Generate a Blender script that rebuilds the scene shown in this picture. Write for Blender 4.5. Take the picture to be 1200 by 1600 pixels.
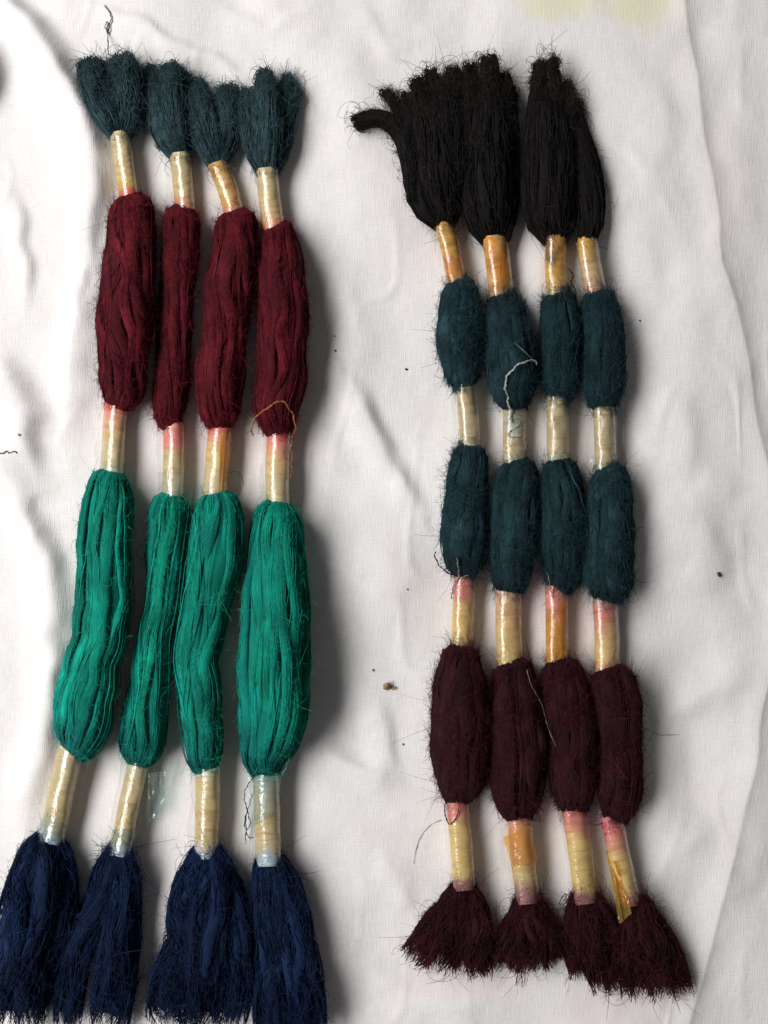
import bpy, math
import numpy as np

# ------------------------------------------------------------------ scene, camera, light
scene = bpy.context.scene
for o in list(bpy.data.objects):
    bpy.data.objects.remove(o, do_unlink=True)
COL = scene.collection
S = 0.0003                     # metres per photo pixel on the cloth
HP = 1333.0                    # camera height in the same pixels
W, H = 1200.0, 1600.0

cam_d = bpy.data.cameras.new('camera')
cam = bpy.data.objects.new('camera', cam_d)
COL.objects.link(cam)
cam.location = (0, 0, HP * S)
cam.rotation_euler = (0, 0, 0)
cam_d.sensor_fit = 'VERTICAL'
cam_d.sensor_height = 24.0
cam_d.lens = 24.0 * HP / H
cam_d.clip_start = 0.005
cam_d.clip_end = 20.0
scene.camera = cam

world = bpy.data.worlds.new('World')
scene.world = world
world.use_nodes = True
world.node_tree.nodes['Background'].inputs[0].default_value = (1.0, 0.96, 0.97, 1)
world.node_tree.nodes['Background'].inputs[1].default_value = 0.085

ELEV, AZ, DIST = math.radians(47), math.radians(10), 1.35   # soft window light from the left
ld = bpy.data.lights.new('window_light', 'AREA')
ld.shape = 'RECTANGLE'
ld.size, ld.size_y = 1.75, 0.50      # a tall window: long along the hanks
ld.energy = 28.6
ld.color = (1.0, 0.98, 0.965)
lamp = bpy.data.objects.new('window_light', ld)
COL.objects.link(lamp)
lx, ly, lz = -math.cos(ELEV) * math.cos(AZ), math.cos(ELEV) * math.sin(AZ), math.sin(ELEV)
lamp.location = (lx * DIST, ly * DIST, lz * DIST)
from mathutils import Vector
lamp.rotation_euler = Vector((-lx, -ly, -lz)).to_track_quat('-Z', 'Y').to_euler()

scene.view_settings.view_transform = 'Standard'
scene.view_settings.look = 'None'
scene.view_settings.exposure = 0.0
scene.view_settings.gamma = 1.0
scene.view_settings.use_curve_mapping = False

# ------------------------------------------------------------------ small maths helpers
def smooth(t):
    t = np.clip(t, 0, 1)
    return t * t * (3 - 2 * t)

def catmull(pts, n):
    """resample a control polygon (m,d) to n points through a Catmull-Rom spline, even in length"""
    p = np.asarray(pts, float)
    if len(p) == 2:
        t = np.linspace(0, 1, n)[:, None]
        return p[0] * (1 - t) + p[1] * t
    q = np.vstack([2 * p[0] - p[1], p, 2 * p[-1] - p[-2]])
    out = []
    for i in range(1, len(q) - 2):
        t = np.linspace(0, 1, 24, endpoint=False)[:, None]
        a, b, c, d = q[i - 1], q[i], q[i + 1], q[i + 2]
        out.append(0.5 * (2 * b + (c - a) * t + (2 * a - 5 * b + 4 * c - d) * t ** 2 + (3 * b - a - 3 * c + d) * t ** 3))
    out.append(p[-1][None])
    c = np.vstack(out)
    dl = np.r_[0, np.cumsum(np.linalg.norm(np.diff(c[:, :2], axis=0), axis=1) + 1e-6)]
    u = np.linspace(0, dl[-1], n)
    return np.stack([np.interp(u, dl, c[:, j]) for j in range(c.shape[1])], 1)

def wob(rng, n, s, freqs, amp):
    """n smooth random curves over parameter s"""
    out = np.zeros((n, len(s)))
    for f in freqs:
        ph = rng.uniform(0, 6.283, (n, 1))
        a = rng.normal(0, 1, (n, 1)) / math.sqrt(len(freqs))
        out += a * np.sin(6.283 * f * rng.uniform(.75, 1.3, (n, 1)) * s[None] + ph)
    return out * amp

def unit(v):
    return v / (np.linalg.norm(v, axis=-1, keepdims=True) + 1e-9)

_g = np.random.default_rng(5)
_tab = _g.normal(0, 1, (64, 64))
def vnoise(x, y):
    xi, yi = np.floor(x).astype(int), np.floor(y).astype(int)
    fx, fy = smooth(x - xi), smooth(y - yi)
    g = lambda i, j: _tab[i % 64, j % 64]
    return (g(xi, yi) * (1 - fx) + g(xi + 1, yi) * fx) * (1 - fy) + (g(xi, yi + 1) * (1 - fx) + g(xi + 1, yi + 1) * fx) * fy

# photo pixel + height (in pixels) -> world metres
def world_pts(px):
    px = np.asarray(px, float)
    k = (1 - px[..., 2] / HP)
    return np.stack([(px[..., 0] - W / 2) * k, (H / 2 - px[..., 1]) * k, px[..., 2]], -1) * S

# ------------------------------------------------------------------ mesh collector (quads only)
class MB:
    def __init__(self):
        self.v, self.f, self.c, self.u, self.n = [], [], [], [], 0
    def add(self, v, f, col, uv=None):
        v = v.reshape(-1, 3)
        self.v.append(v); self.f.append(f + self.n)
        self.c.append(np.broadcast_to(col, (len(v), 3)))
        self.u.append(np.zeros((len(v), 3)) if uv is None else uv.reshape(-1, 3))
        self.n += len(v)
    def grid(self, v, col, uv=None, wrap=False):
        a, b = v.shape[:2]
        i = np.arange(a - 1)[:, None]; j = np.arange(b if wrap else b - 1)[None]
        j2 = (j + 1) % b
        f = np.stack([i * b + j, i * b + j2, (i + 1) * b + j2, (i + 1) * b + j], -1).reshape(-1, 4)
        self.add(v, f, np.broadcast_to(col, (a, b, 3)).reshape(-1, 3), uv)
    def tubes(self, p, r, m, col, ref=None, ell=None):
        """p (n,k,3) in pixel space, r (n,k), col (n,3) or (n,k,3)"""
        n, k = p.shape[:2]
        t = unit(np.gradient(p, axis=1))
        if ref is None:
            ref = np.array([0.13, 0.21, 1.0])
        b = unit(np.cross(t, np.broadcast_to(ref, p.shape)))
        u = np.cross(b, t)
        a = np.arange(m) * 2 * math.pi / m
        e = 1.0 if ell is None else ell
        v = p[:, :, None] + r[:, :, None, None] * (b[:, :, None] * np.cos(a)[:, None] + u[:, :, None] * np.sin(a)[:, None] * e)
        i = np.arange(n)[:, None, None] * k * m
        kk = np.arange(k - 1)[None, :, None] * m
        j = np.arange(m)[None, None]; j2 = (j + 1) % m
        f = np.stack([i + kk + j, i + kk + m + j, i + kk + m + j2, i + kk + j2], -1).reshape(-1, 4)
        col = np.asarray(col, float)
        if col.ndim == 2: col = col[:, None]
        c = np.broadcast_to(col[:, :, None], (n, k, m, 3)).reshape(-1, 3)
        ln = np.cumsum(np.linalg.norm(np.diff(p, axis=1, prepend=p[:, :1]), axis=2), axis=1)
        uv = np.stack([np.broadcast_to(np.cos(a) * 1.0, (n, k, m)) * r[:, :, None] + np.arange(n)[:, None, None] * 37.7,
                       np.broadcast_to(ln[:, :, None], (n, k, m)), np.broadcast_to(np.sin(a), (n, k, m)) * r[:, :, None]], -1)
        self.add(v, f, c, uv)
    def build(self, name, mat, parent=None, kind=None, flip_check=False):
        v = world_pts(np.vstack(self.v)); f = np.vstack(self.f)
        if parent is not None:
            o_ = np.zeros(3); q = parent
            while q is not None:
                o_ += np.array(q.location); q = q.parent
            v = v - o_
        me = bpy.data.meshes.new(name)
        me.vertices.add(len(v)); me.vertices.foreach_set('co', v.astype(np.float32).ravel())
        me.loops.add(f.size); me.loops.foreach_set('vertex_index', f.astype(np.int32).ravel())
        me.polygons.add(len(f))
        me.polygons.foreach_set('loop_start', np.arange(len(f), dtype=np.int32) * 4)
        me.polygons.foreach_set('use_smooth', np.ones(len(f), bool))
        me.update(calc_edges=True)
        c = np.hstack([np.vstack(self.c), np.ones((len(v), 1))])
        at = me.color_attributes.new('dye', 'FLOAT_COLOR', 'POINT')
        at.data.foreach_set('color', c.astype(np.float32).ravel())
        au = me.attributes.new('wrap', 'FLOAT_VECTOR', 'POINT')
        au.data.foreach_set('vector', np.vstack(self.u).astype(np.float32).ravel())
        me.materials.append(mat)
        o = bpy.data.objects.new(name, me); COL.objects.link(o)
        if parent is not None: o.parent = parent
        if kind: o['kind'] = kind
        return o

class FB:
    """collects fine fibres and links them as one hair-curves object"""
    def __init__(self): self.p, self.r, self.c, self.n = [], [], [], []
    def tubes(self, p, r, m, col):
        n, k = p.shape[:2]
        self.p.append(p.reshape(-1, 3)); self.r.append(np.broadcast_to(r, (n, k)).ravel())
        self.c.append(np.repeat(col, k, 0)); self.n.append(np.full(n, k))
    def build(self, name, mat, parent, kind=None):
        o_ = np.zeros(3); q = parent
        while q is not None:
            o_ += np.array(q.location); q = q.parent
        v = world_pts(np.vstack(self.p)) - o_
        cu = bpy.data.hair_curves.new(name)
        cu.add_curves([int(x) for x in np.concatenate(self.n)])
        cu.attributes['position'].data.foreach_set('vector', v.astype(np.float32).ravel())
        ra = cu.attributes.get('radius') or cu.attributes.new('radius', 'FLOAT', 'POINT')
        ra.data.foreach_set('value', (np.concatenate(self.r) * S).astype(np.float32))
        at = cu.attributes.new('dye', 'FLOAT_COLOR', 'POINT')
        c = np.vstack(self.c); at.data.foreach_set('color', np.hstack([c, np.ones((len(c), 1))]).astype(np.float32).ravel())
        cu.materials.append(mat)
        o = bpy.data.objects.new(name, cu); COL.objects.link(o); o.parent = parent
        if kind: o['kind'] = kind
        return o

# ------------------------------------------------------------------ materials
def new_mat(name):
    m = bpy.data.materials.new(name); m.use_nodes = True
    nt = m.node_tree
    return m, nt, nt.nodes['Principled BSDF'], nt.nodes['Material Output']

def N(nt, typ, **kw):
    n = nt.nodes.new(typ)
    for k, v in kw.items(): setattr(n, k, v)
    return n

def dye_with_noise(nt, scale, lo, hi):
    at = N(nt, 'ShaderNodeAttribute', attribute_name='dye')
    tc = N(nt, 'ShaderNodeTexCoord')
    no = N(nt, 'ShaderNodeTexNoise'); no.inputs['Scale'].default_value = scale; no.inputs['Detail'].default_value = 4
    mr = N(nt, 'ShaderNodeMapRange'); mr.inputs[1].default_value = .3; mr.inputs[2].default_value = .7
    mr.inputs[3].default_value = lo; mr.inputs[4].default_value = hi
    mx = N(nt, 'ShaderNodeVectorMath', operation='SCALE')
    nt.links.new(tc.outputs['Object'], no.inputs['Vector'])
    nt.links.new(no.outputs[0], mr.inputs[0])
    nt.links.new(at.outputs['Color'], mx.inputs[0]); nt.links.new(mr.outputs[0], mx.inputs['Scale'])
    return mx.outputs[0], tc

def wool_material(name, sheen=.25, translucent=0.0):
    m, nt, b, out = new_mat(name)
    c0, tc = dye_with_noise(nt, 75, .76, 1.24)
    stv = N(nt, 'ShaderNodeVectorMath', operation='SCALE'); nt.links.new(c0, stv.inputs[0]); c = stv.outputs[0]
    nt.links.new(c, b.inputs['Base Color'])
    b.inputs['Roughness'].default_value = .85
    b.inputs['Specular IOR Level'].default_value = .15
    b.inputs['Sheen Weight'].default_value = sheen
    b.inputs['Sheen Roughness'].default_value = .5
    nt.links.new(c, b.inputs['Sheen Tint'])
    at = N(nt, 'ShaderNodeAttribute', attribute_name='wrap')
    mp = N(nt, 'ShaderNodeMapping'); mp.inputs['Scale'].default_value = (.55, .035, .3)
    fn = N(nt, 'ShaderNodeTexNoise'); fn.inputs['Scale'].default_value = 1.0; fn.inputs['Detail'].default_value = 4; fn.inputs['Roughness'].default_value = .7
    nt.links.new(at.outputs['Vector'], mp.inputs[0]); nt.links.new(mp.outputs[0], fn.inputs['Vector'])
    smr = N(nt, 'ShaderNodeMapRange'); smr.inputs[1].default_value = .3; smr.inputs[2].default_value = .7; smr.inputs[3].default_value = .74; smr.inputs[4].default_value = 1.28
    nt.links.new(fn.outputs[0], smr.inputs[0]); nt.links.new(smr.outputs[0], stv.inputs['Scale'])
    bp = N(nt, 'ShaderNodeBump'); bp.inputs['Strength'].default_value = 1.0; bp.inputs['Distance'].default_value = .0009
    nt.links.new(fn.outputs[0], bp.inputs['Height']); nt.links.new(bp.outputs[0], b.inputs['Normal'])
    if translucent:
        tr = N(nt, 'ShaderNodeBsdfTranslucent'); mx = N(nt, 'ShaderNodeMixShader')
        nt.links.new(c, tr.inputs['Color']); mx.inputs[0].default_value = translucent
        nt.links.new(b.outputs[0], mx.inputs[1]); nt.links.new(tr.outputs[0], mx.inputs[2])
        nt.links.new(mx.outputs[0], out.inputs['Surface'])
    return m

WOOL = wool_material('wool_yarn', .12)
FUZZ = wool_material('wool_fuzz', .1, .4)
THREAD = wool_material('cotton_thread', .1)

def wrap_material():
    m, nt, b, out = new_mat('plastic_wrapped_resist')
    at = N(nt, 'ShaderNodeAttribute', attribute_name='wrap')
    c, tc = dye_with_noise(nt, 190, .86, 1.1)
    # faint stains that follow the turns of the wrapping
    mp = N(nt, 'ShaderNodeMapping'); mp.inputs['Scale'].default_value = (.02, .14, .02)
    n1 = N(nt, 'ShaderNodeTexNoise'); n1.inputs['Scale'].default_value = 1.0; n1.inputs['Detail'].default_value = 5; n1.inputs['Roughness'].default_value = .65
    nt.links.new(at.outputs['Vector'], mp.inputs[0]); nt.links.new(mp.outputs[0], n1.inputs['Vector'])
    rp = N(nt, 'ShaderNodeMapRange'); rp.inputs[1].default_value = .50; rp.inputs[2].default_value = .72; rp.inputs[3].default_value = 0; rp.inputs[4].default_value = .7
    nt.links.new(n1.outputs[0], rp.inputs[0])
    mx = N(nt, 'ShaderNodeMix', data_type='RGBA', blend_type='MULTIPLY')
    nt.links.new(rp.outputs[0], mx.inputs[0]); nt.links.new(c, mx.inputs[6]); mx.inputs[7].default_value = (.62, .42, .2, 1)
    nt.links.new(mx.outputs[2], b.inputs['Base Color'])
    b.inputs['Roughness'].default_value = .5
    b.inputs['Subsurface Weight'].default_value = .15
    b.inputs['Subsurface Radius'].default_value = (1, .6, .3)
    b.inputs['Subsurface Scale'].default_value = .001
    b.inputs['Coat Weight'].default_value = .7
    b.inputs['Coat Roughness'].default_value = .16
    bp = N(nt, 'ShaderNodeBump'); bp.inputs['Strength'].default_value = .5; bp.inputs['Distance'].default_value = .0006
    mp2 = N(nt, 'ShaderNodeMapping'); mp2.inputs['Scale'].default_value = (.07, .26, .06)
    n2 = N(nt, 'ShaderNodeTexNoise'); n2.inputs['Scale'].default_value = 1; n2.inputs['Detail'].default_value = 3
    nt.links.new(at.outputs['Vector'], mp2.inputs[0]); nt.links.new(mp2.outputs[0], n2.inputs['Vector'])
    nt.links.new(n2.outputs[0], bp.inputs['Height'])
    nt.links.new(bp.outputs[0], b.inputs['Normal']); nt.links.new(bp.outputs[0], b.inputs['Coat Normal'])
    return m
WRAP = wrap_material()

def film_material(name, tint, body=0.0, gloss=.22):
    m, nt, b, out = new_mat(name)
    nt.nodes.remove(b)
    tr = N(nt, 'ShaderNodeBsdfTransparent'); tr.inputs[0].default_value = (*tint, 1)
    gl = N(nt, 'ShaderNodeBsdfGlossy'); gl.inputs['Roughness'].default_value = .14
    df = N(nt, 'ShaderNodeBsdfDiffuse'); df.inputs[0].default_value = (*[min(1, .8 * t) for t in tint], 1)
    fr = N(nt, 'ShaderNodeLayerWeight'); fr.inputs['Blend'].default_value = .3
    fm_ = N(nt, 'ShaderNodeMapRange'); fm_.inputs[3].default_value = .05; fm_.inputs[4].default_value = gloss
    nt.links.new(fr.outputs['Facing'], fm_.inputs[0])
    tc = N(nt, 'ShaderNodeTexCoord'); no = N(nt, 'ShaderNodeTexNoise'); no.inputs['Scale'].default_value = 330; no.inputs['Detail'].default_value = 2
    bp = N(nt, 'ShaderNodeBump'); bp.inputs['Strength'].default_value = .6; bp.inputs['Distance'].default_value = .0007
    nt.links.new(tc.outputs['Object'], no.inputs['Vector']); nt.links.new(no.outputs[0], bp.inputs['Height'])
    nt.links.new(bp.outputs[0], gl.inputs['Normal']); nt.links.new(bp.outputs[0], fr.inputs['Normal'])
    m1 = N(nt, 'ShaderNodeMixShader'); m1.inputs[0].default_value = body
    nt.links.new(tr.outputs[0], m1.inputs[1]); nt.links.new(df.outputs[0], m1.inputs[2])
    m2 = N(nt, 'ShaderNodeMixShader')
    nt.links.new(fm_.outputs[0], m2.inputs[0]); nt.links.new(m1.outputs[0], m2.inputs[1]); nt.links.new(gl.outputs[0], m2.inputs[2])
    nt.links.new(m2.outputs[0], out.inputs['Surface'])
    return m
FILM_CLEAR = film_material('clear_plastic_film', (.97, .97, .965), .01)
FILM_BLUE = film_material('blue_stained_film', (.80, .89, .93), .07)
FILM_GREEN = film_material('green_stained_film', (.78, .91, .88), .10, .5)
FILM_AMBER = film_material('amber_stained_film', (.92, .60, .14), .22, .5)
FILM_ORANGE = film_material('orange_stained_film', (.95, .55, .18), .45)

# ------------------------------------------------------------------ the cloth
RIDGES = [  # crest line, height, reach to the left, reach to the right (pixels)
    ([(-40, -40), (20, 10), (70, 62), (105, 120), (140, 200), (158, 270), (150, 340), (140, 420)], 17, 46, 17),
    ([(140, 420), (128, 500), (118, 580), (108, 640)], 13, 22, 40),
    ([(-30, 560), (10, 590), (34, 640), (42, 700), (50, 760)], 14, 60, 26),
    ([(-30, 700), (20, 770), (60, 840), (84, 930), (88, 1020), (74, 1130), (50, 1230), (30, 1320)], 13, 34, 22),
    ([(-34, 60), (-26, 95), (-24, 130), (-32, 170)], 34, 40, 15),  # added ridge out of view, raised to cast a shadow onto the left edge
    ([(150, 10), (230, 42), (310, 80), (385, 118)], 4, 18, 8),
    ([(20, 300), (36, 360), (42, 420), (40, 470)], 5, 20, 8),
    ([(548, 600), (574, 655), (600, 702), (632, 762), (656, 800)], 9, 40, 15),
    ([(505, 1170), (545, 1192), (585, 1212), (625, 1228)], 5, 24, 14),
    ([(582, 1100), (592, 1140), (604, 1180), (620, 1210)], 4, 22, 12),
    ([(520, 420), (560, 520), (560, 600)], 4, 40, 30),
    ([(1010, 120), (1035, 170), (1030, 230), (1005, 280)], 5, 34, 18),
    ([(1040, 600), (1066, 650), (1072, 700), (1060, 760)], 6, 32, 18),
    ([(1010, 790), (1060, 800), (1110, 770), (1150, 730)], 5, 20, 20),
    ([(1090, 800), (1116, 870), (1128, 930)], 5, 30, 16),
    ([(1050, 470), (1090, 480), (1150, 440)], 3, 24, 20),
    ([(1050, 1120), (1090, 1100), (1130, 1070), (1170, 1030)], 5, 20, 16),
    ([(1030, 1260), (1070, 1300), (1090, 1340)], 4, 30, 20),
    ([(1128, 30), (1150, 150), (1160, 260), (1172, 400)], 5, 24, 26),
    ([(1140, 1500), (1165, 1400), (1190, 1290)], 6, 26, 26),
    ([(590, 1330), (625, 1380), (640, 1420)], 3, 30, 16),
    ([(520, 60), (560, 180), (560, 280)], 4, 50, 40),
    ([(330, 10), (420, 40), (470, 20)], 2.5, 20, 12),
    ([(560, 10), (600, 60), (640, 70)], 2.5, 26, 14),
    ([(560, 1500), (640, 1560), (760, 1575)], 3, 40, 20),
    ([(1000, 330), (1012, 420), (1020, 520)], 3, 22, 14),
]
EDGE = [(1066, -140), (1069, -40), (1072, 10), (1080, 60), (1090, 120), (1100, 217), (1114, 283), (1123, 345), (1125, 400), (1144, 456),
        (1166, 534), (1178, 590), (1186, 660), (1200, 720), (1218, 800), (1226, 900), (1218, 1000), (1197, 1084),
        (1187, 1127), (1184, 1184), (1171, 1241), (1154, 1320), (1132, 1403), (1106, 1512), (1079, 1600), (1050, 1740)]

def polyline_sd(x, y, pts):
    """signed distance (positive to the right of the line walked downwards) and end fade"""
    p = np.asarray(pts, float)
    best = np.full(x.shape, 1e9); side = np.zeros(x.shape); along = np.zeros(x.shape)
    L = np.r_[0, np.cumsum(np.linalg.norm(np.diff(p, axis=0), axis=1))]
    for i in range(len(p) - 1):
        a, d = p[i], p[i + 1] - p[i]
        l2 = d @ d
        t = np.clip(((x - a[0]) * d[0] + (y - a[1]) * d[1]) / l2, 0, 1)
        dx, dy = x - a[0] - t * d[0], y - a[1] - t * d[1]
        q = np.hypot(dx, dy)
        m = q < best
        best = np.where(m, q, best)
        side = np.where(m, np.where(dx * d[1] - dy * d[0] > 0, 1, -1), side)
        along = np.where(m, (L[i] + t * math.sqrt(l2)) / L[-1], along)
    return best, side, along

def cloth_z(x, y):
    x, y = np.asarray(x, float), np.asarray(y, float)
    z = np.zeros(x.shape)
    wx = x + 5 * vnoise(x / 38, y / 38) ; wy = y + 5 * vnoise(x / 38 + 17, y / 38 + 9)
    for pts, h, wl, wr in RIDGES:
        if pts[0][0] > 990: h, wl, wr = h * .62, wl * 1.35, wr * 1.5
        d, s, t = polyline_sd(wx, wy, catmull(pts, 14))
        if pts[0][1] > pts[-1][1] + 20: s = -s
        w = np.where(s > 0, wr, wl)
        z += 1.6 * h * np.exp(-(d / w) ** 2) * np.minimum(1, .25 + 3.2 * np.minimum(t, 1 - t))
    d, s, t = polyline_sd(x, y, catmull(EDGE, 60))
    sd = d * s
    z += np.where(sd < 0, 3.5 * np.exp(-(sd / 26) ** 2), 3.5 - 11 * (1 - np.exp(-np.maximum(sd, 0) / 24)))
    cr = vnoise(x / 85 + 7, y / 140 + 2)
    z += 1.7 * np.exp(-(cr / .11) ** 2) * smooth(vnoise(x / 130 + 21, y / 130 + 5) + .3)
    z += 5.0 * vnoise(x / 120 + 3, y / 150) + 1.3 * vnoise(x / 52 + 30, y / 60) + .14 * vnoise(x / 19, y / 23)
    return z - 3

gx = np.r_[np.arange(-400, 1085, 5.4), np.arange(1085, 1180, 2.2), np.arange(1180, 1610, 6)]; gy = np.arange(-400, 2005, 5.4)
X, Y = np.meshgrid(gx, gy)
_e = catmull(EDGE, 200)
X = X + (np.interp(gy, _e[:, 1], _e[:, 0]) - 1130)[:, None] * np.exp(-((X - 1130) / 220) ** 2)   # a column of the weave follows the fold
Z = cloth_z(X, Y)
cb = MB()
# ground-level points are laid out flat (no height correction)
k = 1 / (1 - Z / HP)
cb.grid(np.stack([W / 2 + (X - W / 2) * k, H / 2 + (Y - H / 2) * k, Z], -1)[::-1], (1, 1, 1))

def cloth_material():
    m, nt, b, out = new_mat('white_cotton_cloth')
    tc = N(nt, 'ShaderNodeTexCoord')
    def noise(scale, mscale=(1, 1, 1), detail=3):
        mp = N(nt, 'ShaderNodeMapping'); mp.inputs['Scale'].default_value = mscale
        n = N(nt, 'ShaderNodeTexNoise'); n.inputs['Scale'].default_value = scale; n.inputs['Detail'].default_value = detail
        nt.links.new(tc.outputs['Object'], mp.inputs[0]); nt.links.new(mp.outputs[0], n.inputs['Vector'])
        return n.outputs[0]
    def mapr(v, a, b_, c, d):
        r = N(nt, 'ShaderNodeMapRange'); r.inputs[1].default_value = a; r.inputs[2].default_value = b_
        r.inputs[3].default_value = c; r.inputs[4].default_value = d
        nt.links.new(v, r.inputs[0]); return r.outputs[0]
    def mix(f, a, bcol, mode='MIX'):
        x = N(nt, 'ShaderNodeMix', data_type='RGBA', blend_type=mode)
        if isinstance(f, float): x.inputs[0].default_value = f
        else: nt.links.new(f, x.inputs[0])
        for i, c in ((6, a), (7, bcol)):
            if isinstance(c, tuple): x.inputs[i].default_value = (*c, 1)
            else: nt.links.new(c, x.inputs[i])
        return x.outputs[2]
    def math_(op, a, bb):
        x = N(nt, 'ShaderNodeMath', operation=op)
        for i, c in ((0, a), (1, bb)):
            if isinstance(c, (int, float)): x.inputs[i].default_value = c
            else: nt.links.new(c, x.inputs[i])
        return x.outputs[0]
    def blob(px, py, rx, ry):
        mp = N(nt, 'ShaderNodeMapping', vector_type='POINT')
        mp.inputs['Scale'].default_value = (1 / (rx * S), 1 / (ry * S), 0)
        mp.inputs['Location'].default_value = (-(px - W / 2) / rx, -(H / 2 - py) / ry, 0)
        nt.links.new(tc.outputs['Object'], mp.inputs[0])
        ln = N(nt, 'ShaderNodeVectorMath', operation='LENGTH'); nt.links.new(mp.outputs[0], ln.inputs[0])
        d = math_('ADD', ln.outputs['Value'], math_('MULTIPLY', math_('SUBTRACT', noise(70, detail=4), .5), 1.1))
        return mapr(d, 1.0, .35, 0, 1)
    col = mix(mapr(noise(22), .35, .7, 0, 1), (.85, .835, .82), (.815, .79, .79))
    # woven threads
    warp = noise(1, (2600, 130, 1), 1); weft = noise(1, (130, 2600, 1), 1)
    weave = math_('ADD', warp, weft)
    col = mix(mapr(weave, .7, 1.25, .32, 0), col, (.55, .53, .53))
    for (px, py, rx, ry, c, a) in (
            (860, -6, 75, 42, (.76, .74, .46), .6), (1010, -4, 80, 62, (.75, .73, .46), .6), (940, 4, 120, 26, (.78, .76, .54), .5),
            (715, 1535, 120, 40, (.80, .62, .65), .4), (950, 1575, 110, 40, (.80, .64, .66), .35),
            (640, 300, 60, 200, (.80, .72, .76), .25), (1130, 300, 40, 120, (.80, .70, .72), .35),
            (690, 1190, 26, 90, (.80, .60, .66), .3)):
        col = mix(math_('MULTIPLY', blob(px, py, rx, ry), a), col, c)
    nt.links.new(col, b.inputs['Base Color'])
    b.inputs['Roughness'].default_value = .9
    b.inputs['Specular IOR Level'].default_value = .2
    b.inputs['Sheen Weight'].default_value = .08
    bp = N(nt, 'ShaderNodeBump'); bp.inputs['Strength'].default_value = .4; bp.inputs['Distance'].default_value = .0004
    nt.links.new(weave, bp.inputs['Height'])
    bp2 = N(nt, 'ShaderNodeBump'); bp2.inputs['Strength'].default_value = .3; bp2.inputs['Distance'].default_value = .0012
    nt.links.new(noise(110, (1, .8, 1), 4), bp2.inputs['Height']); nt.links.new(bp.outputs[0], bp2.inputs['Normal'])
    nt.links.new(bp2.outputs[0], b.inputs['Normal'])
    return m
cloth = cb.build('cloth', cloth_material())
cloth['kind'] = 'structure'
cloth['label'] = 'creased white cotton cloth spread under the yarn hanks'

# ------------------------------------------------------------------ wool
def dyes(base, rng, n, var=.22):
    base = np.asarray(base, float)
    t = np.exp(rng.normal(0, var, (n, 1)))
    return np.clip(base[None] * t * np.exp(rng.normal(0, .05, (n, 3))), 0, 1)

def add_fuzz(fb, rng, pts, tang, outw, col, n, length, rad, lay):
    """fine fibres rising from surface points; lay=1 keeps them on the surface, 0 lets them stand off"""
    idx = rng.integers(0, len(pts), n * 3)
    wgt = smooth(.45 + .55 * vnoise(pts[idx, 0] / 13 + pts[idx, 2] / 9, pts[idx, 1] / 17))     # fuzz gathers in patches
    idx = idx[np.argsort(rng.uniform(0, 1, n * 3) - wgt)[:n]]
    p, t, o = pts[idx], tang[idx], outw[idx]
    side = np.cross(t, o)
    a = rng.uniform(0, 6.283, (n, 1))
    d0 = unit(t * np.cos(a) * 1.2 + side * np.sin(a) + o * rng.uniform(.0, .8, (n, 1)) * (1 - lay[idx] if hasattr(lay, '__len__') else 1 - lay))
    L = length * rng.gamma(2.2, .45, (n, 1))
    kk = 5
    s = np.linspace(0, 1, kk)
    bend = unit(rng.normal(0, 1, (n, 3))) * .95
    drop = -o * .25
    P = p[:, None] + d0[:, None] * (L[:, :, None] * s[None, :, None]) + (bend + drop)[:, None] * (L[:, :, None] * s[None, :, None] ** 2)
    P += (o * 0.6)[:, None]
    P[..., 2] = np.maximum(P[..., 2], 1.0)
    r = rad * rng.uniform(.7, 1.25, (n, 1)) * (1 - .55 * s[None])
    fb.tubes(P, r, 3, dyes(col, rng, n, .3))

def add_curls(fb, rng, pts, tang, outw, col, n, R, rad):
    """short curled fibres lying in the surface, some lifting off it"""
    idx = rng.integers(0, len(pts), n)
    p, t, o = pts[idx], tang[idx], outw[idx]
    sd = unit(np.cross(t, o) + 1e-4)
    a = rng.uniform(0, 6.283, (n, 1))
    e1 = t * np.cos(a) + sd * np.sin(a); e2 = -t * np.sin(a) + sd * np.cos(a)
    e2 = unit(e2 + o * rng.uniform(-.1, .45, (n, 1)))
    R = R * rng.gamma(3, .33, (n, 1, 1))
    kk = 8
    f = np.linspace(0, 1, kk)[None, :, None]
    ang = f * rng.uniform(1.2, 4.6, (n, 1, 1))
    P = p[:, None] + (o * .7)[:, None] + e1[:, None] * np.sin(ang) * R * (1 + .5 * f) + e2[:, None] * (1 - np.cos(ang)) * R
    P[..., 2] = np.maximum(P[..., 2], 1.0)
    fb.tubes(P, rad * rng.uniform(.7, 1.3, (n, 1)) * (1 - .4 * f[..., 0]), 3, dyes(col, rng, n, .3))

def resample_body(st, n):
    a = np.array([((l + r) / 2, y, (r - l) / 2) for y, l, r in st], float)
    return catmull(a, n)

ZB = 19.0        # height of the binding axis above the cloth

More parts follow.
